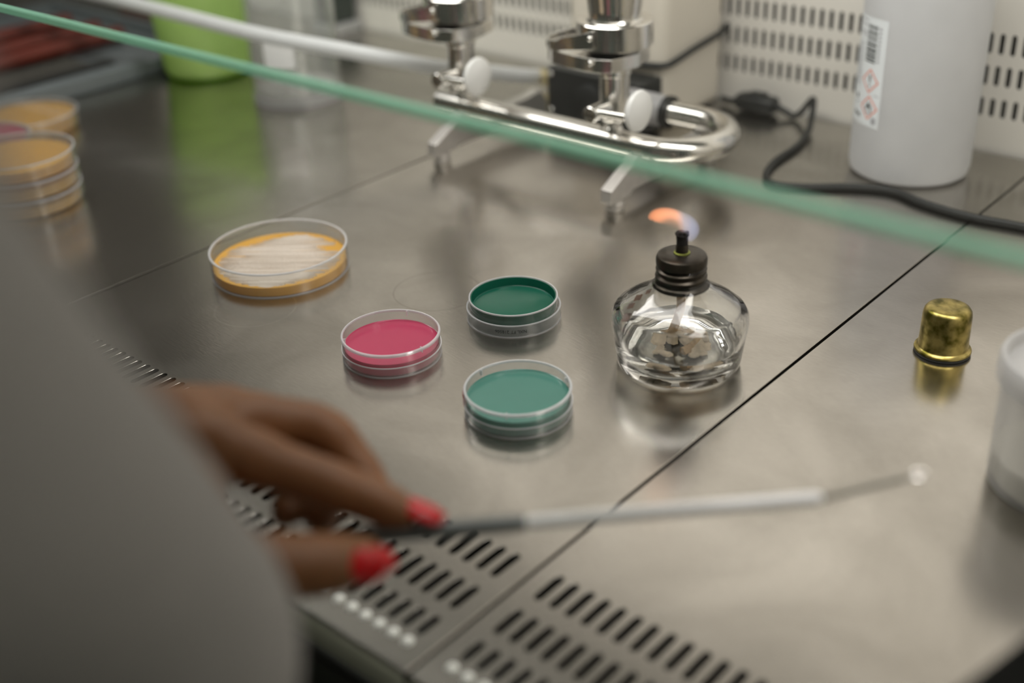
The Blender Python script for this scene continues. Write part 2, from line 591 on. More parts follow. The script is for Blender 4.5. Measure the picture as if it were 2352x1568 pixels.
def slotted(mb, fn, u0, u1, v0, v1, rows, pitch, phase, w, depth, cham, margin=8.0):
    """flat sheet u0..u1 x v0..v1 with rows of stadium slots; fn(u,v,d) -> xyz with d below the surface"""
    rows = sorted(rows)
    us = []
    k = math.ceil((u0 + margin - phase) / pitch)
    while phase + k * pitch <= u1 - margin:
        us.append(phase + k * pitch)
        k += 1
    lo, hi = us[0] - pitch / 2, us[-1] + pitch / 2
    quads = []
    bands = []
    cur = v0
    for a, b in rows:
        ca, cb = a - 2.5, b + 2.5
        if ca > cur:
            quads.append((u0, u1, cur, ca))
        quads.append((u0, lo, ca, cb))
        quads.append((hi, u1, ca, cb))
        bands.append((a, b, ca, cb))
        cur = cb
    quads.append((u0, u1, cur, v1))
    for a, b, c, d in quads:
        mb.add([fn(a, c, 0), fn(b, c, 0), fn(b, d, 0), fn(a, d, 0)], [(0, 1, 2, 3)], False)
    for a, b, ca, cb in bands:
        for cu in us:
            L = slot_loop(cu, a, b, w)
            Lo = slot_loop(cu, a - cham, b + cham, w + 2 * cham)
            n = len(L)
            half = n // 2
            x0, x1 = cu - pitch / 2, cu + pitch / 2
            O = [(x1 - (x1 - x0) * q / (half - 1), cb) for q in range(half)] + [(x0 + (x1 - x0) * q / (half - 1), ca) for q in range(half)]
            vs = [fn(x, y, 0) for x, y in O] + [fn(x, y, 0) for x, y in Lo] + [fn(x, y, cham * 0.8) for x, y in L] + [fn(x, y, depth) for x, y in L]
            fs = []
            for r in range(3):
                for i in range(n):
                    j = (i + 1) % n
                    fs.append((r * n + i, r * n + j, (r + 1) * n + j, (r + 1) * n + i))
            mb.add(vs, fs, False)


# ------------------------------------------------------------------ the setting
WALL_Y = 949.0
# back wall with its three rows of air slots
mb = MB()
slotted(mb, lambda u, v, d: (u, WALL_Y + d, v), -1500, 350, -2, 120, [(28, 43), (53, 69), (78, 94.5)], 9.08, -485.0, 3.9, 0.9, 0.25)
mb.add([(-1500, WALL_Y, 120), (350, WALL_Y, 120), (350, WALL_Y, 720), (-1500, WALL_Y, 720)], [(0, 1, 2, 3)], False)
struct(mb.obj('wall_back', 'wall', weld=False))
mb = MB()
mb.box(-1500, 350, 975, 985, -30, 720)
struct(mb.obj('wall_back_plenum', 'void'))
mb = MB()
mb.box(-1512, -1500, 300, 985, -200, 720)
struct(mb.obj('wall_left', 'sidewall'))
mb = MB()
mb.box(350, 362, 300, 985, -200, 720)
struct(mb.obj('wall_right', 'wall'))
mb = MB()
mb.box(-1512, 362, 322, 985, 720, 730)
struct(mb.obj('ceiling', 'ceiling'))
mb = MB()
mb.box(-2600, 1600, -1800, 1200, -910, -900)
struct(mb.obj('floor', 'floor'))
# tub under the perforated worktop
mb = MB()
mb.box(-1500, 350, 238, 946, -70, -64)
mb.box(-1500, 350, 232, 238, -70, -24)
struct(mb.obj('trim_1', 'void'))
# front ledge of the cabinet
mb = MB()
mb.box(-1500, 350, 150, 214, -110, -34)
struct(mb.obj('trim_2', 'ledge', bevel=3))
mb = MB()
mb.box(-1500, 350, 214, 232, -110, -80)
struct(mb.obj('trim_3', 'void'))

# unseen fascia, added above the glass to keep lamp light off the coat
mb = MB()
mb.box(-1500, 350, 326, 340, 430, 730)
struct(mb.obj('lamp_block_fascia', 'wall', bevel=2))

# sliding front glass
sash = bpy.data.objects.new('window_1', None)
sash.location = (-0.6, 0.32, 0.2)
sash['_o'] = [-600, 320, 200]
COL.objects.link(sash)
struct(sash)
mb = MB()
mb.add([(-1500, 320, 203), (350, 320, 203), (350, 320, 718), (-1500, 320, 718)], [(0, 1, 2, 3)], False)
mb.obj('glass_pane', 'pane', sash)
mb = MB()
mb.box(-1500, 350, 317.5, 322.5, 199.2, 202.2)
mb.obj('glass_edge', 'pane_edge', sash)


# ------------------------------------------------------------------ worktop panels
def panel(x0, x1, label, ph):
    t = thing('worktop_panel', ((x0 + x1) / 2, 590, 0), label, 'worktop', 'steel worktop panels')
    mb = MB()
    slotted(mb, lambda u, v, d: (u, v, -d), x0 + 1.35, x1 - 1.35, 236.5, 945, [(255, 268.5), (275.5, 293), (302, 321)], 8.45, ph, 4.3, 0.8, 0.12, margin=10.5)
    # folded edges
    a, b = x0 + 1.35, x1 - 1.35
    e = 0.35
    mb.add([(a, 236.5, 0), (b, 236.5, 0), (b, 235, -1.5), (a, 235, -1.5), (b, 235, -16), (a, 235, -16)], [(0, 1, 2, 3), (3, 2, 4, 5)], False)
    for x, sx in ((a, -1), (b, 1)):
        mb.add([(x, 236.5, 0), (x, 945, 0), (x + sx * e, 945, -e), (x + sx * e, 236.5, -e), (x + sx * e, 945, -14), (x + sx * e, 236.5, -14)], [(0, 1, 2, 3), (3, 2, 4, 5)], False)
    mb.obj('sheet', 'worktop', t, weld=False)
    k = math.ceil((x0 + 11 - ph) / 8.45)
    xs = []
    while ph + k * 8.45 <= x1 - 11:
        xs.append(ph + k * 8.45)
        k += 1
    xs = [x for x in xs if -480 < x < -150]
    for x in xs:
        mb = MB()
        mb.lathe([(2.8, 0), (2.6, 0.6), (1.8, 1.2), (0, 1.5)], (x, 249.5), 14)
        mb.obj('slot_glint', 'slot_glint', t)  # small white domes stand in for bright glints at the slot ends
    return t


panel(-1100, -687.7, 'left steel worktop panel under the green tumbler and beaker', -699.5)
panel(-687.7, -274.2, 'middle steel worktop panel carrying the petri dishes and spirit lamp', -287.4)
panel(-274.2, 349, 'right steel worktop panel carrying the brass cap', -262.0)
mb = MB()
mb.box(-1499, -1100.6, 236, 945, -14, -1)
tag(mb.obj('worktop_panel', 'worktop', bevel=1, origin=(-1300, 590, -14)), 'far left steel worktop panel under the blue-grey tray', 'worktop', 'steel worktop panels')


# ------------------------------------------------------------------ petri dishes
def dish_wall(R, h, t, z0=0.0, floor_t=1.0, rim=True):
    """closed profile of an open dish (r, z)"""
    return [(0, z0), (R - 1.0, z0), (R - 0.3, z0 + 0.3), (R, z0 + 1.0), (R, z0 + h - 0.5), (R - 0.3, z0 + h), (R - t + 0.2, z0 + h), (R - t, z0 + h - 0.4), (R - t, z0 + floor_t), (0, z0 + floor_t)]


def ring(R, z, w, h):
    return [(R, z), (R, z + h), (R - w, z + h), (R - w, z)]


def solid_disc(R, z0, z1, meniscus=0.5):
    return [(0, z0), (R, z0), (R, z1), (R - 0.5, z1 - meniscus * 0.6), (R - 1.6, z1 - meniscus), (0, z1 - meniscus)]


# large dish with amber agar and a cream growth
c = (-616.5, 456.5)
t = thing('petri_dish', (*c, 0), 'large open petri dish of amber agar covered in a cream bacterial lawn', 'petri dish')
MB().lathe(dish_wall(46.5, 17, 1.0, floor_t=0.8), c, 96).obj('dish_base', 'petri', t)
MB().lathe(ring(46.9, 16.2, 1.5, 1.0), c, 96, close=True).obj('rim', 'petri_rim', t)
MB().lathe(ring(46.7, 0.0, 1.0, 0.6), c, 96, close=True).obj('foot_ring', 'petri_rim', t)
MB().lathe(solid_disc(45.4, 0.95, 7.0), c, 96).obj('agar', 'agar_amber', t)
mb = MB()
rng = random.Random(3)
ax = Vector((0.79, 0.61, 0))
pe = Vector((-0.61, 0.79, 0))


def streak(a, b, w, h, z):
    """low rounded ridge between two points"""
    a, b = Vector((*a, 0)), Vector((*b, 0))
    L = (b - a)
    if L.length < 2:
        return
    tdir = L.normalized()
    nrm = Vector((-tdir.y, tdir.x, 0))
    path = []
    n = 12
    vs, fs = [], []
    for i in range(n + 1):
        f = i / n
        wob = math.sin(f * 7 + w) * 0.35
        ww = w * (1 - abs(2 * f - 1) ** 6) + 0.02
        p = a + L * f + nrm * wob
        for q in (-1, -0.5, 0, 0.5, 1):
            vs.append((c[0] + p.x + nrm.x * q * ww, c[1] + p.y + nrm.y * q * ww, z + h * (1 - q * q)))
    for i in range(n):
        for q in range(4):
            fs.append((i * 5 + q, i * 5 + q + 1, (i + 1) * 5 + q + 1, (i + 1) * 5 + q))
    mb.add(vs, fs)


for i in range(150):
    v = -41 + 82 * (i + rng.uniform(-.4, .4)) / 149
    half = math.sqrt(max(0, 42.6 ** 2 - v * v))
    l = half - rng.uniform(0, 5)
    r = half - rng.uniform(0, 6)
    if 12 < v < 22:
        r -= 11
    if v > 22:
        l -= 7 + (v - 22) * .3
    if 3 < v < 6.5:
        l -= 13
    if l + r < 4:
        continue
    tilt = rng.uniform(-0.05, 0.05)
    a = ax * (-l) + pe * (v - tilt * l)
    b = ax * r + pe * (v + tilt * r)
    streak((a.x, a.y), (b.x, b.y), rng.uniform(.26, .46), rng.uniform(.3, .8), 6.5)
for i in range(34):
    a0 = rng.uniform(-2.6, -0.5) - 0.1
    rr = rng.uniform(34, 43)
    q = Vector((math.cos(a0 + .0) * rr, math.sin(a0) * rr, 0))
    d2 = ax * rng.uniform(6, 16)
    streak((q.x, q.y), ((q + d2 * 0.8).x, (q + d2 * 0.8).y) if (q + d2).length < 43.5 else (q.x * .82, q.y * .82), rng.uniform(.4, .8), .35, 6.6)
mb.obj('colony', 'colony', t, weld=False)


# pink dish, sitting in its upturned lid
def small_dish(c, label, agar, agar_top, ang0):
    t = thing('petri_dish', (*c, 0), label, 'petri dish')
    MB().lathe(dish_wall(29.5, 6.5, 0.5, floor_t=0.5), c, 80).obj('lid', 'petri_lid', t)
    MB().lathe(ring(29.75, 6.1, 0.7, 0.5), c, 80, close=True).obj('lid_rim', 'petri_rim', t)
    MB().lathe(ring(29.6, 0.0, 0.9, 0.5), c, 80, close=True).obj('foot_ring', 'petri_rim', t)
    MB().lathe(dish_wall(28.9, 13.6, 0.7, z0=0.6, floor_t=1.1), c, 80).obj('dish_base', 'petri', t)
    MB().lathe([(29.3, 13.2), (29.5, 14.4), (29.1, 14.9), (28.2, 14.9), (28.0, 14.2), (28.95, 13.9), (28.95, 13.2)], c, 80, close=True).obj('rim', 'petri_rim', t)
    MB().lathe(solid_disc(28.1, 1.2, agar_top), c, 80).obj('agar', agar, t)
    for a in (ang0, ang0 + 2.1, ang0 + 4.2):
        mb = MB()
        x, y = c[0] + 27.7 * math.cos(a), c[1] + 27.7 * math.sin(a)
        mb.box(x - 0.9, x + 0.9, y - 0.3, y + 0.3, 11.5, 14.7, rot=a)
        mb.obj('stacking_tab', 'petri_rim', t)
    return t


small_dish((-468, 418), 'small open petri dish with bright pink agar beside the cream culture dish', 'agar_pink', 8.3, 2.0)
tl_ = small_dish((-367.5, 415.5), 'small open petri dish with pale teal agar and red mark, nearest the grille', 'agar_teal', 9.3, 1.0)
mb = MB()
vs, fs = [], []
for i in range(7):
    a = math.radians(205 + i * 4.5)
    for z in (5.8, 12.0):
        vs.append((-367.5 + 29.95 * math.cos(a), 415.5 + 29.95 * math.sin(a), z))
for i in range(6):
    fs.append((2 * i, 2 * i + 2, 2 * i + 3, 2 * i + 1))
mb.add(vs, fs).obj('red_mark', 'red_tape', tl_)

# dark green dish lying upside down in its lid
c = (-441.2, 498.0)
t = thing('petri_dish', (*c, 0), 'upturned petri dish with dark bottle-green agar and printed lot code', 'petri dish')
MB().lathe(dish_wall(29.4, 8.2, 0.6, floor_t=0.6), c, 80).obj('lid', 'petri_lid', t)
MB().lathe(ring(29.5, 7.7, 0.9, 0.6), c, 80, close=True).obj('lid_rim', 'petri_rim', t)
MB().lathe(ring(29.5, 0.0, 0.9, 0.5), c, 80, close=True).obj('foot_ring', 'petri_rim', t)
MB().lathe([(27.6, 1.6), (27.6, 14.0), (27.2, 14.4), (26.7, 14.4), (26.7, 1.6)], c, 80, close=True).obj('dish_wall', 'petri', t)
MB().lathe([(27.7, 13.8), (27.7, 14.6), (26.9, 14.6), (26.9, 13.8)], c, 80, close=True).obj('rim', 'petri_rim', t)
MB().lathe([(0, 6.6), (26.5, 6.6), (26.5, 14.1), (26.0, 14.1), (25.7, 11.6), (25.5, 8.6), (25.0, 8.3), (0, 8.3)], c, 80).obj('agar', 'agar_dark', t)
MB().lathe(ring(25.5, 8.35, 0.35, 0.2), c, 80, close=True).obj('agar_edge', 'agar_teal', t)


def text_pts(s, size):
    """flat mesh of a text line centred at the origin: verts (mm) and faces"""
    cu = bpy.data.curves.new('t', 'FONT')
    cu.body = s
    cu.size = size
    cu.align_x, cu.align_y = 'CENTER', 'CENTER'
    cu.resolution_u = 2
    o = bpy.data.objects.new('t', cu)
    COL.objects.link(o)
    bpy.context.view_layer.update()
    me = bpy.data.meshes.new_from_object(o.evaluated_get(bpy.context.evaluated_depsgraph_get()))
    vs = [tuple(v.co) for v in me.vertices]
    fs = [tuple(p.vertices) for p in me.polygons]
    bpy.data.objects.remove(o)
    bpy.data.meshes.remove(me)
    return vs, fs


vs, fs = text_pts('NXL FT 210506', 3.0)
mb = MB()
R = 29.55
mb.add([(c[0] + R * math.cos(math.radians(-53) - v[0] / R), c[1] + R * math.sin(math.radians(-53) - v[0] / R), 4.4 - v[1]) for v in vs], fs, False)
mb.obj('lot_code', 'ink', t)


# stacks of dishes at the left
def stack_dish(c, z, label, agar, h=14.5, R=44.5, deep=7.5):
    t = thing('petri_dish', (*c, z), label, 'petri dish', 'stacked petri dishes at the left')
    MB().lathe(dish_wall(R - 1.6, h - 1.5, 1.0, z0=z), c, 64).obj('dish_base', 'petri', t)
    MB().lathe([(0, z + h), (R - .3, z + h), (R, z + h - .4), (R, z + 3.5), (R - 1, z + 3.5), (R - 1, z + h - 1), (0, z + h - 1)], c, 64).obj('lid', 'petri', t)
    MB().lathe(ring(R + .1, z + h - 1.2, 1.2, 1.1), c, 64, close=True).obj('rim', 'petri_rim', t)
    MB().lathe(solid_disc(R - 3, z + 1.3, z + deep), c, 64).obj('agar', agar, t)


A, Bc, Cc = (-880, 416), (-978, 431), (-1050, 517)
for k, w in enumerate(('bottom', 'middle', 'top')):
    stack_dish(A, 14.6 * k, '%s dish of the stack of three amber petri dishes at the left' % w, 'agar_amber', deep=8.5)
stack_dish(Bc, 0, 'amber petri dish under the pink one at the left edge', 'agar_amber')
stack_dish(Bc, 14.6, 'pink petri dish on top of an amber one at the left edge', 'agar_pink', deep=12.5)
stack_dish(Cc, 0, 'single amber petri dish behind the stacks, next to the blue-grey tray', 'agar_amber', h=16, deep=12.5)

# ------------------------------------------------------------------ spirit lamp
c = (-328.2, 512.0)
t = thing('spirit_lamp', (*c, 0), 'lit glass spirit lamp with black screw collar and small orange flame', 'spirit lamp')
outer = [(0, 1.5), (28, 1.2), (30, 0), (33.5, 0.3), (35.3, 2.2), (36.0, 6), (37.0, 14), (38.2, 22), (38.9, 28), (38.6, 31.5), (36.9, 34.6), (36.2, 35.2),
         (33.6, 37.2), (33.0, 38.0), (29.0, 40.6), (24.0, 43.6), (19.0, 47.0), (15.5, 50.5), (13.6, 53.5), (13.0, 56), (13.0, 62)]
inner = [(11.2, 62), (11.2, 54), (12.6, 51.2), (16.4, 46.8), (22, 42.4), (27.5, 39.0), (32.5, 35.0), (35.0, 31.5), (35.5, 28), (35.0, 22), (33.8, 14), (32.6, 9), (29.5, 6.0), (22, 5.2), (0, 5.0)]
MB().lathe(outer + inner, c, 96).obj('glass_bowl', 'lamp_glass', t, auto=False)
lv = 17.0
MB().lathe([(0, 4.85), (22, 5.05), (29.6, 5.85), (32.75, 8.9), (33.95, 14), (34.35, lv), (0, lv)], c, 96).obj('spirit', 'spirit', t)
MB().lathe([(12.9, 48.6), (15.3, 48.6), (15.7, 49.8), (15.0, 51.0), (13.5, 52.0), (13.3, 53.0), (14.5, 54.0), (14.5, 55.4), (13.3, 56.5), (13.2, 57.4), (14.2, 58.4), (14.2, 59.6), (12.9, 60.6), (12.9, 61.4), (14.2, 62.2), (14.3, 65.6), (13.6, 67.3), (12.0, 68.2), (6, 68.5), (0, 68.5)], c, 72).obj('screw_collar', 'burnt', t)
MB().lathe([(4.6, 68.2), (4.6, 69.0), (3.9, 69.3), (3.6, 69.3)], c, 32).obj('wick_seat', 'verdigris', t)
MB().lathe([(3.5, 68.0), (3.4, 73.0), (3.1, 73.8), (0, 73.8)], c, 32).obj('wick_tube', 'burnt', t)
mb = MB()
mb.sweep(spline([(c[0], c[1], 73), (c[0], c[1], 76), (c[0] - .2, c[1], 79), (c[0] + .1, c[1], 81.2)], 4), [3.2] * 4 + [3.3] * 4 + [3.8, 4.0, 3.7, 3.0, 1.2], 14)
for k in range(9):
    a = k * 2.4
    mb.ellipsoid((c[0] + 2.5 * math.cos(a), c[1] + 2.5 * math.sin(a), 79.5 + (k % 3) * .7), (1.3, 1.3, 1.1), 8)
mb.obj('wick_tip', 'char', t)
mb = MB()
mb.sweep(spline([(c[0], c[1], 62), (c[0] - .5, c[1] + .3, 48), (c[0] + .4, c[1], 34), (c[0] - 3, c[1] - 2, 20), (c[0] - 12, c[1] + 2, 10), (c[0] - 4, c[1] + 12, 7.6), (c[0] + 10, c[1] + 6, 7.6), (c[0] + 8, c[1] - 8, 7.8)], 6), 2.5, 12)
mb.obj('wick', 'cotton', t)
mb = MB()
rb2 = random.Random(5)
for k in range(26):
    a, r_ = rb2.uniform(0, 2 * PI), 15 * math.sqrt(rb2.random())
    mb.ellipsoid((c[0] + r_ * math.cos(a) + 1, c[1] + r_ * math.sin(a), 6.6 + rb2.uniform(0, 2.2)), (rb2.uniform(2.5, 5), rb2.uniform(2.5, 5), rb2.uniform(1.0, 2.2)), 8)
mb.obj('cotton_wad', 'cotton_pale', t)
fl = Vector((-0.759, -0.650, 0.0))
b0 = Vector((c[0], c[1], 0))
path = [b0 + fl * a + Vector((0, 0, z)) for a, z in ((-2.5, 76.5), (-4.5, 79.5), (-4.6, 82.6), (-1.8, 85.6), (3.5, 88.4), (9.0, 90.6), (14.0, 91.0), (17.0, 89.8), (17.8, 88.6))]
path = spline(path, 5)
nP = len(path)
rad = []
for i in range(nP):
    f = i / (nP - 1)
    rad.append(max(.25, 5.2 * (math.sin(PI * min(1, f * 0.90 + .10)) ** .6)))
MB().sweep(path, rad, 24).obj('flame', flame_mat(tuple((b0 + fl * 7 + Vector((0, 0, 83.0))) * .001), tuple(fl), tuple((b0 + fl * -5) * .001)), t)
# brown scorch patches on the left shoulder of the bowl
for a, z0, sz in ((230, 43.5, 3.6), (236, 40.5, 3.0), (245, 36.8, 3.9), (234, 47.2, 2.4)):
    rr = {43.5: 24.2, 40.5: 29.2, 36.8: 34.2, 47.2: 18.9}[z0]
    a = math.radians(a)
    mb = MB()
    tn = Vector((-math.sin(a), math.cos(a), 0))
    sl = Vector((-math.cos(a) * .84, -math.sin(a) * .84, .54))
    p0 = Vector((c[0] + (rr + .25) * math.cos(a), c[1] + (rr + .25) * math.sin(a), z0 + .2))
    nn = tn.cross(sl)
    vs = [p0 + nn * (-.15)] + [p0 + tn * (math.cos(q * PI / 6) * sz * (.7 + .3 * math.sin(q * 2.1 + a * 5))) + sl * (math.sin(q * PI / 6) * sz * .9) for q in range(12)]
    mb.add(vs, [(0, q + 1, (q + 1) % 12 + 1) for q in range(12)])
    mb.obj('scorch_mark', 'rust', t)

# brass cap of the lamp
c = (-213.5, 612.0)
t = thing('lamp_cap', (*c, 0), 'tarnished brass snuffer cap standing upside-up right of the long seam', 'cap')
t['label'] = 'tarnished brass snuffer cap standing on the worktop to the right of the long seam'
MB().lathe([(13.2, 1.8), (15.4, 1.6), (16.0, 2.2), (15.7, 3.1), (14.6, 3.5), (14.0, 4.2), (13.75, 10), (13.5, 24), (13.0, 26.6), (11.8, 28.3), (10.0, 29.0), (5, 28.8), (0, 28.7)], c, 72).obj('shell', 'brass', t)
MB().lathe([(0, 0), (15.3, 0), (15.8, .5), (15.8, 1.6), (15.2, 1.9), (0, 1.9)], c, 64).obj('gasket', 'rubber', t)

# ------------------------------------------------------------------ frosted jar at the right edge
c = (-116.5, 521.0)
t = thing('specimen_jar', (*c, 0), 'frosted plastic specimen jar holding cream powder, cut by the right edge of the photo', 'jar')
MB().lathe([(0, .6), (29, .6), (31.5, 0), (33, 1.2), (33.4, 6), (34.0, 55), (33.0, 55.5), (32.4, 6), (30.8, 2.4), (0, 2.2)], c, 72).obj('jar_body', 'jar', t)
MB().lathe([(35.0, 55), (36.4, 55.6), (36.8, 60), (36.6, 66.5), (35.6, 68.5), (33.8, 69), (33.0, 68), (33.0, 64.0), (32.5, 62.5), (0, 62.3), (0, 61.3), (33.8, 61.2), (34.1, 55)], c, 72).obj('lid', 'jar_lid', t)
MB().lathe([(0, 2.4), (30.5, 2.6), (32.0, 6), (32.1, 17), (29, 18.3), (15, 18.8), (0, 19.0)], c, 48).obj('powder', 'powder', t)

# ------------------------------------------------------------------ large milky bottle with hazard label
c = (-353.8, 874.5)
BR = 45.8
t = thing('bottle', (*c, 0), 'large milky plastic bottle with white hazard label by the slotted back wall', 'bottle')
MB().lathe([(0, 2.5), (30, 2), (36, .2), (41, .4), (44.4, 3.0), (BR, 8.5), (BR, 150), (44, 166), (38, 178), (26, 188), (17, 193), (15, 197), (15, 206), (13.5, 206), (13.5, 197), (24, 186), (36, 176), (42.3, 165), (44.2, 150), (44.2, 9), (42.8, 4.8), (40, 2.6), (0, 4.2)], c, 96).obj('bottle_body', 'hdpe', t)
MB().lathe([(0, 5), (39, 5), (42.3, 7), (43.7, 11), (43.7, 69), (0, 69)], c, 64).obj('liquid', 'bottle_liquid', t)
MB().lathe([(17.5, 197), (17.5, 221), (16.5, 222.5), (0, 222.5), (0, 207), (15.6, 206.5), (15.6, 197)], c, 48).obj('bottle_cap', 'white_plastic_and_sheen', t)


def patch(mb, poly, off, n=1):
    """polygon given as (angle_deg_offset_mm, z) already in surface mm: u along the girth from angle LA, v=z"""
    mb.add([(c[0] + (BR + off) * math.cos(LA + u / BR), c[1] + (BR + off) * math.sin(LA + u / BR), v) for u, v in poly], [tuple(range(len(poly)))], False)


def strip_rect(mb, u0, u1, v0, v1, off):
    n = max(1, int(abs(u1 - u0) / 1.5))
    for i in range(n):
        a, b = u0 + (u1 - u0) * i / n, u0 + (u1 - u0) * (i + 1) / n
        patch(mb, [(a, v0), (b, v0), (b, v1), (a, v1)], off)


LA = math.radians(-101.5)   # right edge of the label; u is negative toward the left
mb = MB()
strip_rect(mb, -52, 0, 43, 123.5, 0.12)
lab = mb.obj('label', 'label', t)
# bar code with horizontal bars
mb = MB()
z = 91.0
rb = random.Random(11)
while z < 119:
    h = rb.choice((.45, .45, .9, 1.3))
    strip_rect(mb, -21.0, -9.0, z, min(z + h, 119), 0.22)
    z += h + rb.choice((.45, .6, .9))
mb.obj('bar_code', 'ink', lab)


def dia(cu, cv, r, col, name):
    mb = MB()
    for q in range(4):
        a0, a1 = q * PI / 2, (q + 1) * PI / 2
        A = (cu + r * math.cos(a0), cv + r * math.sin(a0))
        B = (cu + r * math.cos(a1), cv + r * math.sin(a1))
        k = 0.84
        for i in range(4):
            f0, f1 = i / 4, (i + 1) / 4
            P = lambda f, s: (cu + ((A[0] * (1 - f) + B[0] * f) - cu) * s, cv + ((A[1] * (1 - f) + B[1] * f) - cv) * s)
            patch(mb, [P(f0, k), P(f0, 1), P(f1, 1), P(f1, k)], 0.24)
    mb.obj(name, col, lab)


dia(-12.5, 77.3, 9.3, 'hazard', 'hazard_diamond')
dia(-11.0, 57.4, 9.3, 'hazard', 'hazard_diamond')
mb = MB()
patch(mb, [(-12.1, 75.6), (-11.5, 81.2), (-12.1, 81.9), (-12.9, 81.9), (-13.5, 81.2), (-12.9, 75.6)], .24)
patch(mb, [(-12.5 + .85 * math.cos(q * PI / 4), 73.6 + .85 * math.sin(q * PI / 4)) for q in range(8)], .24)
mb.obj('exclamation_mark', 'ink', lab)
mb = MB()
fu, fv = -11.0, 53.2
patch(mb, [(fu - 3, fv + 1), (fu - 3.3, fv + 4), (fu - 2.2, fv + 6), (fu - 1.7, fv + 5), (fu - .9, fv + 8.6), (fu - .4, fv + 5)], .24)
patch(mb, [(fu - 1.6, fv + 4.6), (fu - .4, fv + 8.8), (fu + 1.3, fv + 6.6), (fu + 1.5, fv + 4.4)], .24)
patch(mb, [(fu + 1.2, fv + 4.5), (fu + 1.9, fv + 6.4), (fu + 3.2, fv + 4), (fu + 3, fv + 1), (fu + 2.2, fv + 1.6)], .24)
patch(mb, [(fu - 3.2, fv - .2), (fu + 3.2, fv - .2), (fu + 3.2, fv + .4), (fu - 3.2, fv + .4)], .24)
mb.obj('flame_symbol', 'ink', lab)
mb = MB()
for k in range(26):   # blocks of small print running up the label
    z = 71 + k * 1.25
    strip_rect(mb, -36 + rb.uniform(0, 1.5), -24.5 - rb.uniform(0, 2.5), z, z + .5, .2)
for z in (109, 111, 116.5, 120):
    strip_rect(mb, -34, -22, z, z + .8, .2)
for z in range(92, 119, 3):
    strip_rect(mb, -7.6, -5.2, z, z + 1.6, .2)
strip_rect(mb, -7, -1.8, 67.0, 67.7, .2)
strip_rect(mb, -7, -2.5, 45.5, 50.5, .2)
mb.obj('small_print', 'ink_grey', lab)
mb = MB()
for (u, z, w, h) in ((-29.5, 61, 3.6, 3.4), (-28.5, 57.5, 2.5, 1.2), (-30.5, 48.6, 4, 2.2), (-26, 48.0, 3, 2.2), (-22.4, 47.4, 1.6, 3.0)):
    strip_rect(mb, u, u + w, z, z + h, .2)
mb.obj('bold_print', 'ink', lab)

# ------------------------------------------------------------------ filtration manifold
t = thing('filtration_manifold', (-560, 735, 0), 'polished steel two-place filtration manifold on splayed legs in front of the pump', 'laboratory manifold')
ZT = 38.0
ctr = [(-700, 708, ZT), (-690, 708, ZT), (-640, 708, ZT), (-560, 708, ZT), (-500, 708, ZT)]
for i in range(0, 19):
    a = -PI / 2 + PI * i / 18
    ctr.append((-491 + 41 * math.cos(a), 749 + 41 * math.sin(a), ZT))
ctr += [(-505, 790, ZT), (-530, 790, ZT)]
MB().sweep(ctr, 10.0, 28).obj('header_tube', 'chrome', t)
MB().sweep([(-523, 790, ZT), (-540, 790, ZT), (-575, 790, ZT)], [12.5, 13, 13], 24).obj('hose_sleeve', 'hose_grey', t)
MB().sweep([(-521, 790, ZT), (-526, 790, ZT)], 13.3, 24).obj('hose_clip', 'rubber', t)
for lx in (-491.6, -669.0):
    mb = MB()
    poly = [(662, 8.5), (662, 19), (696, 36), (703, 31), (713, 28.4), (780, 28.4), (797, 31), (806, 19), (806, 8.5), (795, 8.5), (788, 12), (690, 12), (686, 8.5)]
    mb.prism(poly, lambda u, v, w: (w, u, v), lx - 5, lx + 5)
    leg = mb.obj('leg_plate', 'cast', t, bevel=0.7)
    for fy in (673, 799):
        MB().lathe([(0, 0), (6.2, 0), (7.0, .8), (7.0, 6.4), (5.8, 7.0), (5.8, 8.6), (0, 8.6)], (lx, fy), 24).obj('foot', 'cast', leg)


def strip(mb, path, zb, zt, th):
    """upright band along a plan path with per-point bottom and top heights"""
    P = [Vector((x, y, 0)) for x, y in path]
    n = len(P)
    vs, fs = [], []
    for i in range(n):
        tg = (P[min(i + 1, n - 1)] - P[max(i - 1, 0)]).normalized()
        nr = Vector((-tg.y, tg.x, 0)) * th / 2
        for q in (P[i] + nr, P[i] - nr):
            for z in (zb[i], zt[i]):
                vs.append((q.x, q.y, z))
    for i in range(n - 1):
        a, b = 4 * i, 4 * (i + 1)
        fs += [(a, b, b + 1, a + 1), (a + 2, a + 3, b + 3, b + 2), (a + 1, b + 1, b + 3, a + 3), (a, a + 2, b + 2, b)]
    fs += [(0, 1, 3, 2), (4 * n - 4, 4 * n - 2, 4 * n - 1, 4 * n - 3)]
    mb.add(vs, fs, False)


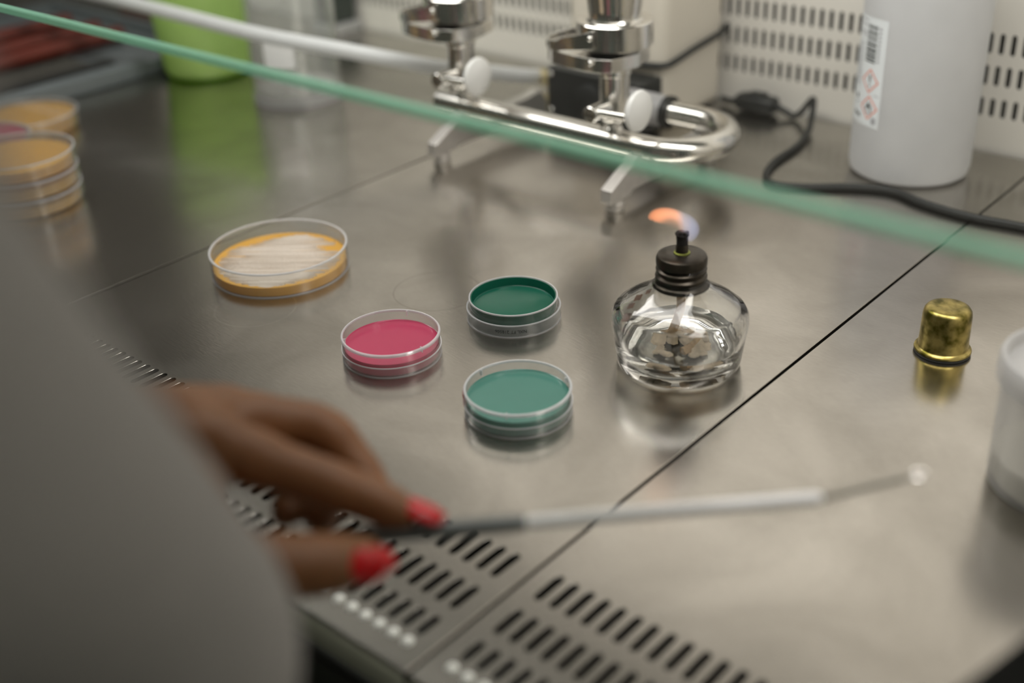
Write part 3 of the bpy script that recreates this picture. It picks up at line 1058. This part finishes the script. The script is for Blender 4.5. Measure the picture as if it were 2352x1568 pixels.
for px in (-518.0, -673.5):
    c = (px, 708.0)
    post = MB().lathe([(4, 44), (6.5, 45), (6.8, 49), (5.2, 50.5), (5.2, 52), (8.5, 54.5), (11.2, 58), (11.4, 62), (11.2, 90), (12.4, 91), (12.6, 100), (11.5, 104), (9, 106), (9, 110), (0, 110)], c, 40).obj('valve_post', 'chrome', t)
    # valve spindle toward the front, lever rod and white knob
    mb = MB()
    mb.sweep([(px, 700, 67), (px, 686, 67), (px, 677.6, 67), (px, 677, 67)], [6.0, 6.2, 6.2, 5.6], 24)
    sp = mb.obj('valve_spindle', 'chrome', post)
    mb = MB()
    mb.box(px - 5, px + 5, 676.6, 677.3, 66.5, 67.5)
    mb.obj('screw_slot', 'burnt', post)
    mb = MB()
    mb.sweep([(px + 4, 682, 68.5), (px + 10, 682, 69), (px + 36, 683, 69.5)], 3.2, 16)
    mb.obj('lever_rod', 'chrome', post)
    mb = MB()
    kx = px + 38
    mb.lathe([(0, -3.5), (9, -3.2), (14, -1.5), (15.2, .5), (14.6, 2.8), (10, 5.0), (4, 5.8), (0, 6)], (0, 0), 40)
    mb.v = [(kx + v[2], 684 + v[0], 75.5 + v[1]) for v in mb.v]
    mb.obj('lever_knob', 'white_plastic_and_sheen', post)
    mb = MB()
    mb.sweep([(px - 3.5, 700, 53), (px - 3.5, 697, 53)], 2.0, 10)
    mb.sweep([(px + 4.5, 701, 52), (px + 4.5, 698, 52)], 2.0, 10)
    mb.obj('screw', 'chrome', post)
    # filter holder: dished base, clamp ring, bail lever and funnel
    fh = MB().lathe([(0, 106), (12, 107), (22, 110), (27, 113), (28.4, 114), (28.4, 130.5), (27.6, 131.4), (21.5, 131.6), (20.5, 133.5), (0, 133.5)], c, 64).obj('clamp_ring', 'chrome', t)
    MB().lathe([(19.5, 131.6), (19.2, 136), (19.6, 140), (21.5, 152), (24, 170), (24.5, 205), (25.5, 206), (25.5, 207), (23.5, 207), (23.3, 170), (20.5, 152), (18.2, 140), (18.2, 132)], c, 64).obj('funnel', 'chrome', fh)
    # upper bail plate
    pth = [(px + 4, 708 - 30.2), (px - 10, 708 - 30.4), (px - 26, 708 - 29)]
    hb, ht = [116, 113.5, 111], [129, 124.5, 120]
    for i in range(13):
        a = -PI / 2 - PI * i / 12
        pth.append((px - 32 + 23 * math.cos(a), 708 + 27 * math.sin(a)))
        hb.append(109); ht.append(116.5 - 2.5 * math.sin(PI * i / 12))
    pth += [(px - 26, 737), (px - 10, 738.4), (px + 4, 738.2)]
    hb += [111, 113.5, 116]; ht += [120, 124.5, 129]
    mb = MB()
    strip(mb, pth, hb, ht, 1.8)
    bail = mb.obj('bail_lever', 'chrome', fh, bevel=.4)
    mb = MB()
    lower = [(x, 708 + (y - 708) * .97) for x, y in pth]
    lower = [(px + 15, 708 - 24)] + lower + [(px + 15, 708 + 24), (px + 21, 708)]
    mb.prism([(x, y) for x, y in lower], lambda u, v, w: (u, v, w), 98.5, 108.5)
    lo = mb.obj('lower_band', 'chrome', fh, bevel=.4)
    MB().lathe([(0, 99), (21, 99.6), (25, 101.5), (25, 103), (0, 103)], (px - 26, 708), 48).obj('drip_dish', 'chrome', fh)
    for sx, z in ((1, 123.5), (1.5, 106)):
        mb = MB()
        mb.ellipsoid((px + sx, 676.4, z), (2.2, 1.8, 2.2), 12)
        mb.obj('rivet', 'chrome', fh)

# white hose running from the pump along the back
mb = MB()
mb.sweep(spline([(-1490, 650, 92), (-1290, 655, 88), (-1109, 658, 86), (-999, 658, 84), (-875, 662, 80), (-790, 680, 75), (-752, 706, 66), (-727, 738, 55), (-708, 780, 44), (-700, 820, 32), (-703, 842, 26), (-701, 842, 26)], 8), 6.6, 20)
tag(mb.obj('hose', 'hose', origin=(-1000, 658, 84)), 'long milky white hose running from the pump past the beaker and tumbler', 'hose')

# ------------------------------------------------------------------ vacuum pump behind the manifold
t = thing('vacuum_pump', (-620, 870, 0), 'cream vacuum pump housing with black head behind the steel manifold', 'pump')
mb = MB()
mb.box(-668, -563.5, 842, 936, 3, 200)
mb.obj('housing', 'housing', t, bevel=9, segs=5)
mb = MB()
mb.box(-669, -565, 812, 842, 3, 48)
hd = mb.obj('pump_head', 'black_plastic', t, bevel=2)
mb = MB()
mb.sweep([(-620, 813, 25), (-620, 808, 25), (-620, 806, 25)], [15, 15, 12], 32)
mb.obj('head_disc', 'rubber', hd)
for x, z in ((-664, 42), (-664, 9), (-571, 42), (-571, 9)):
    mb = MB()
    mb.ellipsoid((x, 811.5, z), (2.6, 1.6, 2.6), 12)
    mb.obj('screw', 'chrome', hd)
mb = MB()
mb.sweep([(-703, 842, 26), (-690, 842, 26), (-689, 842, 26), (-680, 842, 26), (-668, 842, 26)], [7.6, 7.6, 10.5, 10.5, 10.5], 6)
mb.obj('hose_fitting', 'old_brass', t)
mb = MB()
mb.box(-694, -669, 826, 858, 3, 13)
mb.obj('bracket', 'old_brass', t, bevel=1)
for x, y in ((-655, 855), (-577, 855), (-655, 925), (-577, 925)):
    MB().lathe([(0, 0), (6, 0), (6.5, 3.5), (0, 3.5)], (x, y), 16).obj('foot', 'rubber', t)
mb = MB()
mb.sweep(spline([(-640, 838.5, 56), (-600, 838.5, 56), (-573, 839, 57), (-562, 842, 58), (-559.5, 852, 59.5), (-559.5, 885, 64), (-560, 925, 68), (-563, 941, 71)], 6), 2.7, 12)
tag(mb.obj('cord', 'rubber', origin=(-560, 845, 58)), 'black cord wrapped around the cream pump housing', 'cord')

# power cable with in-line switch
t = thing('power_cable', (-430, 850, 0), 'thin black power cable snaking past the milky bottle, with an inline switch', 'cable')
mb = MB()
pts = [(-562, 936, 5), (-552, 933, 5), (-538, 931, 8), (-506, 931, 9), (-495, 932, 6), (-486, 931, 3.2), (-480, 932, 7), (-474, 934, 16), (-470.5, 934, 20.5), (-467, 930, 19), (-461, 916, 9), (-454, 898, 4), (-446, 865, 2.8), (-443, 824, 2.8), (-434, 794, 2.8), (-420, 780, 2.8), (-397, 788, 2.8), (-369, 808, 2.8), (-341, 818, 2.8), (-313, 809, 2.8), (-277, 804, 2.8), (-239, 808, 2.8), (-170, 814, 2.8), (-80, 822, 2.8), (340, 840, 2.8)]
mb.sweep(spline(pts, 7), 2.7, 14)
mb.obj('lead', 'rubber', t)
mb = MB()
mb.box(-543, -503, 922, 940, 1.5, 16)
sw = mb.obj('inline_switch', 'black_plastic', t, bevel=5, segs=4)
mb = MB()
mb.box(-531, -515, 925, 937, 15.5, 18)
mb.obj('rocker', 'rubber', sw, bevel=.8)

# ------------------------------------------------------------------ green tumbler and beaker
c = (-1063, 731)
t = thing('tumbler', (*c, 0), 'lime green plastic tumbler left of the glass beaker', 'tumbler')
MB().lathe([(0, 2), (36, 2), (40, 2.4), (43.5, 6), (44.5, 11), (50, 75), (55, 140), (56, 141), (56, 142), (54.2, 142), (48.4, 75), (42.8, 11), (40, 5.5), (0, 4)], c, 72).obj('cup', 'green_cup', t)
MB().lathe([(0, 0), (37, 0), (40.5, 1), (42.5, 3.6), (41, 3.0), (38, 2.0), (0, 1.9)], c, 72).obj('foot', 'green_base', t)
c = (-914.7, 727.6)
t = thing('beaker', (*c, 0), 'clear glass beaker with a white marking spot right of the green tumbler', 'beaker')
MB().lathe([(0, 0), (37, 0), (41, 1.5), (43, 6), (43, 118), (44.5, 121), (45.5, 121.5), (45.2, 122.5), (43.2, 122), (41.4, 118), (41.4, 7), (39.6, 3.4), (36, 2.2), (0, 2.2)], c, 72).obj('beaker_glass', 'beaker', t)
MB().lathe([(0, 2.4), (36, 2.4), (39.4, 3.8), (41.2, 7), (41.2, 12), (0, 12)], c, 48).obj('water', 'water', t)
MB().lathe(ring(43.4, 0.3, 20, 8), c, 64, close=True).obj('thick_base', 'petri_rim', t)
mb = MB()
vs, fs = [], []
for i in range(9):
    a = math.radians(-78 + i * 5.0)
    for z in (39, 66):
        vs.append((c[0] + 43.2 * math.cos(a), c[1] + 43.2 * math.sin(a), z))
for i in range(8):
    fs.append((2 * i, 2 * i + 2, 2 * i + 3, 2 * i + 1))
mb.add([(x, y, z) for x, y, z in vs], fs)
mb.v = [(c[0] + (x - c[0]), c[1] + (y - c[1]), z) for x, y, z in mb.v]
mb.obj('marking_spot', 'enamel', t)
mb = MB()
mb.box(-1090, -1058, 905, 940, 12, 60)
dk = thing('bottle', (-1074, 922, 0), 'small dark square bottle on a grey base by the wall behind the beaker', 'bottle')
mb.obj('body', 'dark_glass', dk, bevel=3)
mb = MB()
mb.box(-1094, -1054, 901, 944, 0, 12)
mb.obj('base', 'grey_cap', dk, bevel=2)

# ------------------------------------------------------------------ tray and dark goods at the far left
t = thing('tray', (-1280, 560, 0), 'blue-grey shallow tray with a dark mesh bottom at the far left', 'tray')
mb = MB()
mb.box(-1460, -1102, 420, 790, 0, 4)
mb.box(-1460, -1452, 420, 790, 4, 16)
mb.box(-1122, -1102, 420, 790, 4, 16)
mb.box(-1452, -1122, 420, 430, 4, 16)
mb.box(-1452, -1122, 780, 790, 4, 16)
mb.obj('tray_body', 'tray', t, bevel=1.5)
mb = MB()
mb.box(-1450, -1165, 432, 660, 4.2, 8)
mb.obj('mesh_insert', 'tray_mesh', t)
mb = MB()
mb.box(-1165, -1150, 520, 675, 4.2, 11)
mb.obj('bar', 'rubber', t, bevel=1)
labs = ('front maroon plastic rod lying in the blue-grey tray', 'middle maroon plastic rod lying in the blue-grey tray', 'rear maroon plastic rod lying in the blue-grey tray')
for k, (x, zc) in enumerate(((-1222, 17), (-1268, 17), (-1330, 17))):
    mb = MB()
    mb.sweep([(x, 470, zc), (x - 4, 600, zc), (x - 6, 735, zc)], 8.6, 16)
    o = mb.obj('rod', 'maroon', origin=(x, 600, zc - 8.6))
    tag(o, labs[k], 'rod', 'maroon rods in the tray')
mb = MB()
mb.box(-1330, -1140, 800, 850, 0, 46)
tag(mb.obj('board', 'brown', bevel=3, origin=(-1235, 825, 0)), 'dark brown block behind the tray, left of the green tumbler', 'block')

# black box standing at the front right corner
mb = MB()
ex, ey = Vector((.49, .87, 0)), Vector((.87, -.49, 0))
ex, ey = Vector((.2155, .9765, 0)), Vector((.9765, -.2155, 0))
q0 = Vector((-75.5, 249.0, 0))
mb.prism([(0, 0), (60, 0), (60, 55), (0, 55)], lambda u, v, w: tuple(q0 + ex * u + ey * v + Vector((0, 0, w))), 0.2, 100)
M['case'] = pri('matt_black_case', (0.006, 0.006, 0.005), 0.85, 0, noise=0.1, spec=0.1)
tag(mb.obj('instrument_case', 'case', bevel=5, segs=4, origin=(-20, 260, 0)), 'black instrument case cut off by the bottom right corner', 'case')

# ------------------------------------------------------------------ inoculating loop
S, E1, E2 = Vector((-263, 226, 81.5)), Vector((-150.3, 332.2, 86.3)), Vector((-126.3, 358, 92.3))
t = thing('inoculating_loop', tuple(S), 'steel inoculating loop held between red-nailed fingers over the worktop', 'inoculating loop')
dr = (E1 - S).normalized()
LT = (E1 - S).length
P = lambda f: S + dr * (LT * f)
MB().sweep([S - dr * 60, S, P(.29), P(.305), P(.312)], [3.2, 3.2, 3.2, 2.9, 2.4], 20).obj('handle', 'grip', t)
MB().sweep([P(.305), P(.34), P(.985), P(1.0)], [2.3, 2.5, 2.5, 1.8], 18).obj('shaft', 'white_plastic_and_sheen', t)  # white colour stands in for light reflected along the metal shaft
d2 = (E2 - E1).normalized()
MB().sweep([P(.99), E1, E1 + d2 * 18, E2 - d2 * 2.8], [1.3, 1.3, 1.2, 1.1], 10).obj('wire', 'dull_wire', t)
dr = d2
P = lambda f: E2
mb = MB()
side = dr.cross(Vector((0, 0, 1))).normalized()
lp = []
for i in range(25):
    a = 2 * PI * i / 24
    lp.append(P(1.0) + dr * (-2.6 * math.cos(a)) + side * (2.6 * math.sin(a)))
mb.sweep(lp, .6, 8, caps=False)
mb.obj('loop_ring', 'chrome', t)

# ------------------------------------------------------------------ person at the left
person = thing('person', (-330, -60, -900), 'person in white lab coat reaching in, red nails pinching an inoculating loop', 'person')


def blob(name, mb, mat, voxel, smooth=6, parent=None):
    o = mb.obj(name, mat, parent, weld=False, auto=False)
    r = o.modifiers.new('remesh', 'REMESH')
    r.mode = 'VOXEL'
    r.voxel_size = voxel * .001
    r.use_smooth_shade = True
    s = o.modifiers.new('smooth', 'SMOOTH')
    s.factor = .5
    s.iterations = smooth
    return o


def V(*a):
    return Vector(a)


wrist = V(-334, 186, 113)
mb = MB()
# forearm and upper arm (inside the sleeve), torso core, neck, head, legs
mb.capsule([V(-505, -40, 380), V(-492, -30, 250), V(-470, -25, 120)], [44, 40, 36], 20)
mb.capsule([V(-470, -25, 120), V(-420, 65, 122), V(-362, 150, 116), wrist], [36, 34, 26, 22], 20)
mb.capsule([V(-168, -26, 380), V(-150, 8, 318), V(-176, 34, 266), V(-216, 79, 193), V(-232, 98, 135)], [34, 30, 30, 28, 30], 20)
mb.capsule([V(-232, 98, 135), V(-312, 94, 69), V(-400, 60, 10)], [32, 27, 20], 20)
mb.ellipsoid((-405, 52, 0), (26, 40, 18), 16)
mb.capsule([V(-330, -60, 320), V(-330, -60, 150), V(-330, -60, -120)], [88, 84, 92], 24)
mb.capsule([V(-440, -55, 385), V(-220, -50, 385)], [40, 40], 20)
mb.capsule([V(-330, -50, 400), V(-330, -35, 500)], [58, 52], 20)
mb.ellipsoid((-330, -15, 585), (74, 90, 105), 28)
mb.ellipsoid((-330, 20, 540), (52, 56, 56), 20)
mb.ellipsoid((-330, 78, 570), (10, 14, 18), 12)
mb.capsule([V(-330, 70, 605), V(-330, 82, 575)], [6, 9], 10)
mb.ellipsoid((-404, -20, 580), (8, 16, 26), 12)
mb.ellipsoid((-256, -20, 580), (8, 16, 26), 12)
for sx in (-1, 1):
    mb.capsule([V(-330 + sx * 75, -60, -120), V(-330 + sx * 80, -60, -450), V(-330 + sx * 80, -70, -850)], [68, 52, 40], 20)
# left hand, palm toward the worktop, thumb on the near side
mcp = {'index': V(-312, 195, 115.5), 'middle': V(-328, 209, 112), 'ring': V(-341, 217, 108), 'pinky': V(-352, 222, 100)}
mb.capsule([wrist, V(-323, 189, 114), mcp['index']], [19, 16, 11.5], 18)
mb.capsule([wrist, V(-330, 197, 112), mcp['middle']], [19, 16, 11.5], 18)
mb.capsule([wrist, V(-338, 201, 113), mcp['ring']], [18, 15, 11], 18)
mb.capsule([wrist, V(-343, 203, 108), mcp['pinky']], [17, 14, 10], 18)
idx = [mcp['index'], V(-291.5, 211.5, 103.5), V(-275, 223.5, 94.5), V(-262.5, 232, 88)]
mb.capsule(spline(idx, 4), [10.8] * 3 + [9.4] * 4 + [9.0] + [8.4] * 3 + [7.8, 6.8], 18)
mid = [mcp['middle'], V(-308, 233, 106), V(-294, 237, 94), V(-281, 236, 84.5)]
mb.capsule(spline(mid, 4), [10.4] * 3 + [9.4] * 4 + [8.6] * 3 + [8.2, 7.8, 7.0], 18)
rg = [mcp['ring'], V(-323, 237, 97), V(-304, 233, 85), V(-293, 219, 80)]
mb.capsule(spline(rg, 4), [10.0] * 3 + [9.2] * 4 + [8.6] * 3 + [8.2, 7.8, 7.0], 18)
pk = [mcp['pinky'], V(-338, 236, 90), V(-321, 231, 80), V(-306, 213, 79)]
mb.capsule(spline(pk, 4), [9.0] * 3 + [8.2] * 4 + [7.6] * 3 + [7.2, 6.8, 6.2], 18)
th = [V(-314, 174, 108), V(-284, 171, 95), V(-269, 190, 87.5), V(-261, 210.5, 81.5)]
mb.capsule(spline(th, 4), [16] * 2 + [14.5] * 2 + [13] * 2 + [11.8] * 2 + [11.2] * 2 + [10.6, 9.6, 8.0], 18)
mb.capsule([V(-314, 178, 108), V(-318, 190, 112)], [12, 10], 14)
body = blob('body', mb, 'skin', 2.2, 5, person)


def nail(center, along, normal, L, W):
    mb = MB()
    along = along.normalized()
    normal = (normal - along * normal.dot(along)).normalized()
    sd = along.cross(normal)
    vs, fs = [], []
    nu, nv = 8, 9
    for layer in (0, -.9):
        for i in range(nu + 1):
            u = -1 + 2 * i / nu
            for j in range(nv + 1):
                v = -1 + 2 * j / nv
                w = W * math.sqrt(max(0.0, 1 - (max(0, abs(u) - .25) / .78) ** 2))
                vs.append(center + along * (u * L) + sd * (v * w) + normal * (1.2 - 2.6 * v * v - .9 * u * u + layer))
    n0 = (nu + 1) * (nv + 1)
    for i in range(nu):
        for j in range(nv):
            a = i * (nv + 1) + j
            fs.append((a, a + 1, a + nv + 2, a + nv + 1))
            fs.append((n0 + a, n0 + a + nv + 1, n0 + a + nv + 2, n0 + a + 1))
    mb.add(vs, fs)
    return mb.obj('nail', 'nail', person, weld=False)


toCam = lambda p: (Vector((0, 0, 346)) - p).normalized()
p0 = V(-259.5, 212, 81.2)
nail(p0 + (toCam(p0) + V(0, 0, -.35)).normalized() * 9.1, V(7, 20.5, -6.5), toCam(p0) + V(.1, -.1, -.35), 10, 6.4)
p0 = V(-260, 233.5, 86.5)
nail(p0 + V(.55, .45, .70).normalized() * 6.0, V(12.5, 8.5, -6.5), V(.55, .45, .70), 9, 5.2)

# coat
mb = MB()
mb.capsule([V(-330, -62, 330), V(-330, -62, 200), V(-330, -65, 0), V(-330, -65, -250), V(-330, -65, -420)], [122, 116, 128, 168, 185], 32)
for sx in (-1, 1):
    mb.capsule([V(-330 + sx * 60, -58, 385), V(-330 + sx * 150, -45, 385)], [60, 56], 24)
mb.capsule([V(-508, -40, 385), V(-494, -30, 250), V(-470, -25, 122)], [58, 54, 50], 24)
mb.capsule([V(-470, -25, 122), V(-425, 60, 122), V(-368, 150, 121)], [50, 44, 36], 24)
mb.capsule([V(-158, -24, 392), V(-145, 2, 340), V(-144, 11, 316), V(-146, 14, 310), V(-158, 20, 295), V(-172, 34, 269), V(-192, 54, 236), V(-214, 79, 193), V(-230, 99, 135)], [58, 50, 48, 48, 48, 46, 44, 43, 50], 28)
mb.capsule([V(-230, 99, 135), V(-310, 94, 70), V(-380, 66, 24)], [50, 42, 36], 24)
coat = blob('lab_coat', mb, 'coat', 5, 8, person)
mb = MB()
for a in (-1, 1):
    mb.capsule([V(-330 + a * 20, 42, 300), V(-330 + a * 58, 20, 400), V(-330 + a * 55, -60, 445), V(-330 + a * 5, -100, 450)], [12, 14, 12, 10], 12)
blob('collar', mb, 'coat', 4, 4, person)
mb = MB()
mb.ellipsoid((-330, -30, 605), (84, 92, 100), 28)
mb.ellipsoid((-330, -128, 620), (46, 46, 46), 18)
mb.v = [(x, min(y, 40 if z > 640 else 5), z) for x, y, z in mb.v]
blob('hair', mb, 'hair', 4, 4, person)
for sx in (-1, 1):
    mb = MB()
    mb.ellipsoid((-330 + sx * 30, 63, 592), (10, 7, 7), 14)
    mb.obj('eye', 'eye', person)
    mb = MB()
    mb.capsule([V(-330 + sx * 80, -80, -878), V(-330 + sx * 80, 60, -885)], [38, 30], 16)
    mb.v = [(x, y, max(z, -899)) for x, y, z in mb.v]
    mb.obj('shoe', 'shoe', person)
    mb = MB()
    mb.capsule([V(-330 + sx * 72, -62, -180), V(-330 + sx * 80, -62, -450), V(-330 + sx * 80, -72, -830)], [66, 62, 54], 20)
    mb.obj('trouser_leg', 'trousers', person)
mb = MB()
mb.capsule([V(-346, 70, 541), V(-330, 74, 540), V(-314, 70, 541)], [4, 5, 4], 10)
mb.obj('lips', 'lips', person)

for o in bpy.data.objects:
    if '_o' in o:
        del o['_o']
